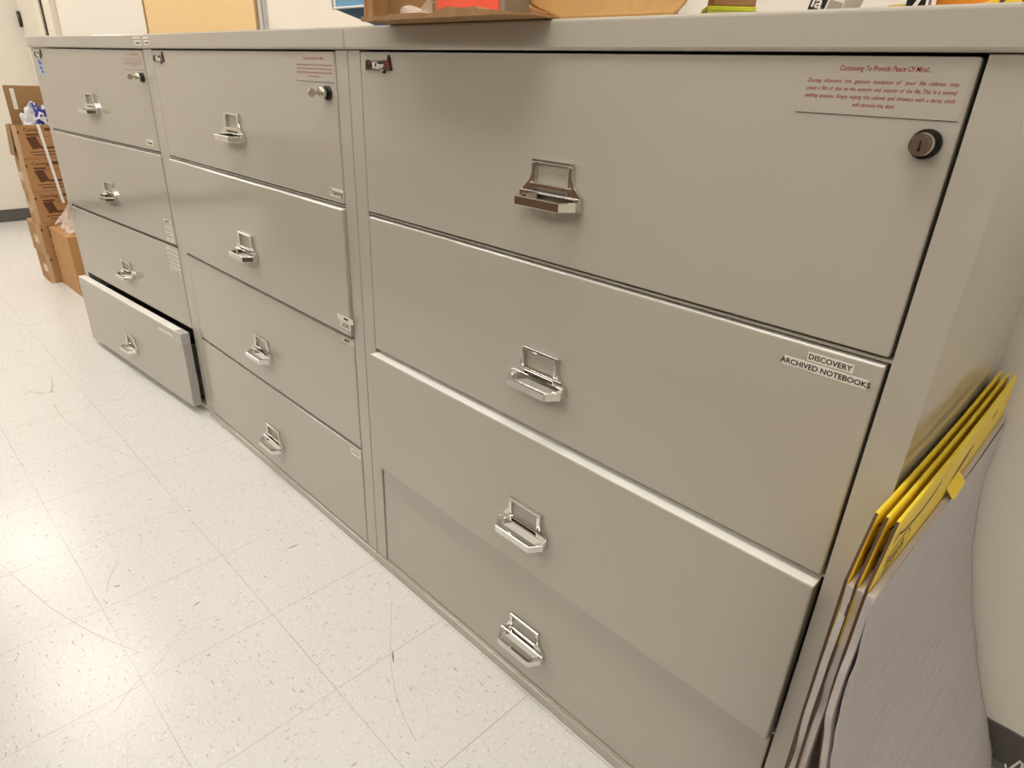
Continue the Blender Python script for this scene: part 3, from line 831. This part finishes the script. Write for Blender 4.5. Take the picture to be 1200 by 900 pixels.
# torn cardboard tray overhanging the edge
t = tag(empty('cardboard_tray', (0.37, 0.1, HT)), 'torn brown cardboard tray overhanging the front edge of the nearest cabinet', 'cardboard tray')
bm = bmesh.new()
n = 40; x0, x1 = -.215, .185
top = []; 
pr = []
for k in range(n + 1):
    a = k / n; x = x0 + (x1 - x0) * a
    yf = -.165 + .006 * noise.noise(Vector((a * 14, 1, 0))) + (.03 * max(0, (a - .9) / .1) ** 2) - .012 * a
    lip = .0085 + .0035 * noise.noise(Vector((a * 9, 4, 0))) - (.006 * max(0, (a - .82) / .18)) + (.004 if .55 < a < .8 else 0)
    pr.append((x, yf, lip))
for (a, b) in zip(pr, pr[1:]):
    vs = [bm.verts.new(p) for p in ((a[0], a[1], .0006), (b[0], b[1], .0006), (b[0], .22, .0006), (a[0], .22, .0006), (a[0], a[1], a[2]), (b[0], b[1], b[2]), (b[0], .22, .005), (a[0], .22, .005))]
    for q in ((3, 2, 1, 0), (4, 5, 6, 7), (0, 1, 5, 4), (2, 3, 7, 6), (1, 2, 6, 5), (3, 0, 4, 7)): bm.faces.new([vs[i] for i in q])
obj('tray_base', bm, CARDIN, t)
bm = bmesh.new(); box(bm, x0, x0 + .005, -.158, .22, .004, .13); box(bm, x0 + .005, x0 + .022, -.156, -.151, .01, .13); obj('side_wall', bm, CARD, t)
bm = bmesh.new(); box(bm, x0, .16, .215, .22, .004, .13); obj('rear_wall', bm, CARD, t)
bm = bmesh.new(); box(bm, x0 + .022, -.075, -.120, -.115, .006, .13); obj('front_flap', bm, CARDIN, t)
# clear tape curl
bm = bmesh.new(); V = []
for i in range(13):
    a = i / 12; row = []
    for j in range(5):
        c = j / 4
        row.append(bm.verts.new((-.118 + .085 * a + .01 * c, -.150 - .006 * math.sin(a * 6 + c * 2), .008 + .013 * c * (0.35 + .65 * abs(math.sin(a * 5 + c))) + .010 * a * c)))
    V.append(row)
for i in range(12):
    for j in range(4): bm.faces.new((V[i][j], V[i + 1][j], V[i + 1][j + 1], V[i][j + 1]))
obj('tape', bm, WRAP, t)

# orange-labelled box in the tray
t = tag(empty('product_box', (0.415, 0.055, HT + .0055)), 'grey box with bright orange front label, standing in the cardboard tray', 'box')
bm = bmesh.new(); box(bm, -.080, .082, -.10, -.048, 0, .14); obj('carton', bm, mat('grey_carton', (150, 138, 120), 0.6), t, 0.002)
bm = bmesh.new(); box(bm, -.072, .070, -.1012, -.100, .0035, .10); obj('orange_panel', bm, ORANGE, t)
bm = bmesh.new()
put_text(bm, 'y  00', 0.032, lambda u, v, w: (-.005 + u, -.1016, .0335 + v), 0, 'l', width=.07, bold=.001)
obj('printing', bm, INK, t, recalc=False)

# large tan carton with bulging paper front
t = tag(empty('cardboard_box', (0.64, 0.2, HT)), 'large tan carton with slanting side, right of the torn tray on the cabinet top', 'cardboard box')
bm = bmesh.new()
pts = [(-.085, 0.0), (.108, 0.0), (.122, .012), (.150, .05), (.155, .20), (-.168, .20), (-.166, .03), (-.15, .023), (-.122, .0115)]
bk = [(min(x, .045 + .1 * z), z) for x, z in pts]
A = [bm.verts.new((x, -.190, z)) for x, z in pts]; B = [bm.verts.new((x, -.100, z)) for x, z in bk]
bm.faces.new(A); bm.faces.new(B[::-1])
for i in range(len(pts)): bm.faces.new((A[i], B[i], B[(i + 1) % len(pts)], A[(i + 1) % len(pts)]))
obj('carton', bm, KRAFT, t, 0.004, 3)
bm = bmesh.new()
for k in range(5):
    tube(bm, [(-.168 + .004 * k, -.193, .034 - .002 * k), (-.155 + .004 * k, -.194, .020 - .001 * k), (-.13 + .006 * k, -.194, .006 + .0005 * k)], 0.0012, 6)
obj('torn_edge', bm, CARD2, t)

# neon note block with a small brown box on it
nb = tag(empty('note_block', (0.741, 0.150, HT), R(38)), 'neon yellow block of sticky notes on the cabinet top, under a small brown box', 'note block')
bm = bmesh.new(); box(bm, -.030, .034, -.030, .030, 0, .0150); obj('pad_stack', bm, NEONP, nb, 0.001)
bm = bmesh.new(); box(bm, -.0305, .0345, -.0305, .0305, .0150, .0205); obj('top_pad', bm, NEON, nb, 0.001)
t = tag(empty('small_box', (0.744, 0.152, HT + .0207), R(38)), 'small brown box standing on the neon yellow note block', 'box')
bm = bmesh.new(); box(bm, -.027, .030, -.028, .028, 0, .085); obj('carton', bm, CARD, t, 0.002)
bm = bmesh.new(); box(bm, -.027, .030, -.0285, -.028, .05, .06); obj('tape', bm, TAPE, t)

# black and white label box
t = tag(empty('label_box', (0.897, 0.12, HT), R(-8)), 'small white box with black panel and white letters, on the cabinet top', 'box')
M = Matrix.Rotation(R(16), 4, 'Y')
bm = bmesh.new(); box(bm, -.022, .024, -.02, .02, -.004, .055, 0, M)
for v in bm.verts: v.co.z = max(v.co.z, 0.0)
obj('carton', bm, PAPERLBL, t, 0.001)
bm = bmesh.new(); box(bm, -.020, .001, -.0206, -.02, .006, .032, 0, M)
def place(u, v, w):
    p = M @ Vector((-.017 + u, -.0211, .010 + v)); return p
obj('black_panel', bm, BLACK, t)
bm = bmesh.new(); put_text(bm, 'la', 0.020, place, 0, 'l', width=.014, bold=.0004)
obj('lettering', bm, LOGOWHITE, t, recalc=False)
bm = bmesh.new(); box(bm, .004, .021, -.0206, -.02, .006, .022, 0, M); obj('grey_panel', bm, mat('grey_print', (168, 160, 148), 0.6), t)

# yellow tape roll
t = tag(empty('tape_roll', (0.984, 0.115, HT)), 'yellow tape roll lying on the cabinet top, left of a black box', 'tape roll')
bm = bmesh.new()
k = 32
ring(bm, [(.019 * math.cos(2 * math.pi * i / k), .019 * math.sin(2 * math.pi * i / k)) for i in range(k)], [(.014 * math.cos(2 * math.pi * i / k), .014 * math.sin(2 * math.pi * i / k)) for i in range(k)], 0, .012)
obj('tape', bm, mat('yellow_tape', (240, 206, 104), 0.35), t)
bm = bmesh.new()
ring(bm, [(.0138 * math.cos(2 * math.pi * i / k), .0138 * math.sin(2 * math.pi * i / k)) for i in range(k)], [(.0128 * math.cos(2 * math.pi * i / k), .0128 * math.sin(2 * math.pi * i / k)) for i in range(k)], 0, .012)
obj('core', bm, CARD, t)
# black box with white trim
t = tag(empty('black_box', (1.008, 0.085, HT), R(12)), 'small black box with white edging on the cabinet top, left of an orange folder', 'box')
bm = bmesh.new(); box(bm, -.013, .008, -.02, .02, 0, .045); obj('carton', bm, BLACK, t, 0.002)
bm = bmesh.new(); prism(bm, [(-.009, .002), (-.004, .002), (.003, .018), (.001, .020)], 'y', -.0206, -.02); box(bm, .0055, .008, -.0206, -.02, 0, .045)
obj('white_edging', bm, WHITEP, t)
# orange folder
t = tag(empty('folder', (1.052, 0.10, HT), R(-4)), 'orange folder standing on the cabinet top behind the neat white sheet edge', 'folder')
bm = bmesh.new(); prism(bm, [(-.035, .002), (.055, .018), (.055, .12), (-.035, .12)], 'y', 0, .004); obj('cover', bm, mat('orange_card', (238, 150, 40), 0.55), t)
bm = bmesh.new(); prism(bm, [(-.035, .0), (.055, .014), (.055, .018), (-.035, .003)], 'y', -.001, .003); obj('sheets', bm, WHITEP, t)
# yellow pad box with dark stripes
t = tag(empty('pencil_box', (1.111, 0.05, HT), R(6)), 'yellow box with dark slanting stripes at right end of the cabinet top', 'box')
bm = bmesh.new(); box(bm, -.030, .030, -.02, .05, 0, .05); obj('carton', bm, mat('yellow_carton', (250, 208, 60), 0.5), t, 0.002)
bm = bmesh.new()
for x in (-.022, -.004, .014): prism(bm, [(x, .002), (x + .004, .002), (x + .016, .03), (x + .012, .03)], 'y', -.0205, -.02)
obj('stripes', bm, mat('brown_print', (96, 66, 40), 0.6), t)

# ------------------------------------------------------------------ light, camera, colour
w = bpy.data.worlds.new('world'); S.world = w; w.use_nodes = True
w.node_tree.nodes['Background'].inputs[0].default_value = (1, 0.95, 0.88, 1)
w.node_tree.nodes['Background'].inputs[1].default_value = 0.3

cam = bpy.data.cameras.new('camera'); cam.sensor_width = 36.0; cam.lens = 757.995 / 1200 * 36.0
cam.clip_start = 0.02
co = bpy.data.objects.new('camera', cam); C.objects.link(co)
Rm = Matrix(((0.7048298409401402, -0.3277483554085955, 0.6291231285266919), (0.7082176103587593, 0.27444437903475916, -0.6504676004182715), (0.04053037993876757, 0.9040250540461616, 0.425553745088499)))
co.matrix_world = Matrix.Translation((1.27021557, -0.79435651, 1.25873909)) @ Rm.to_4x4()
S.camera = co
S.view_settings.view_transform = 'Standard'; S.view_settings.look = 'None'
S.view_settings.gamma = 1.0; S.view_settings.use_curve_mapping = False
S.view_settings.exposure = 0.04
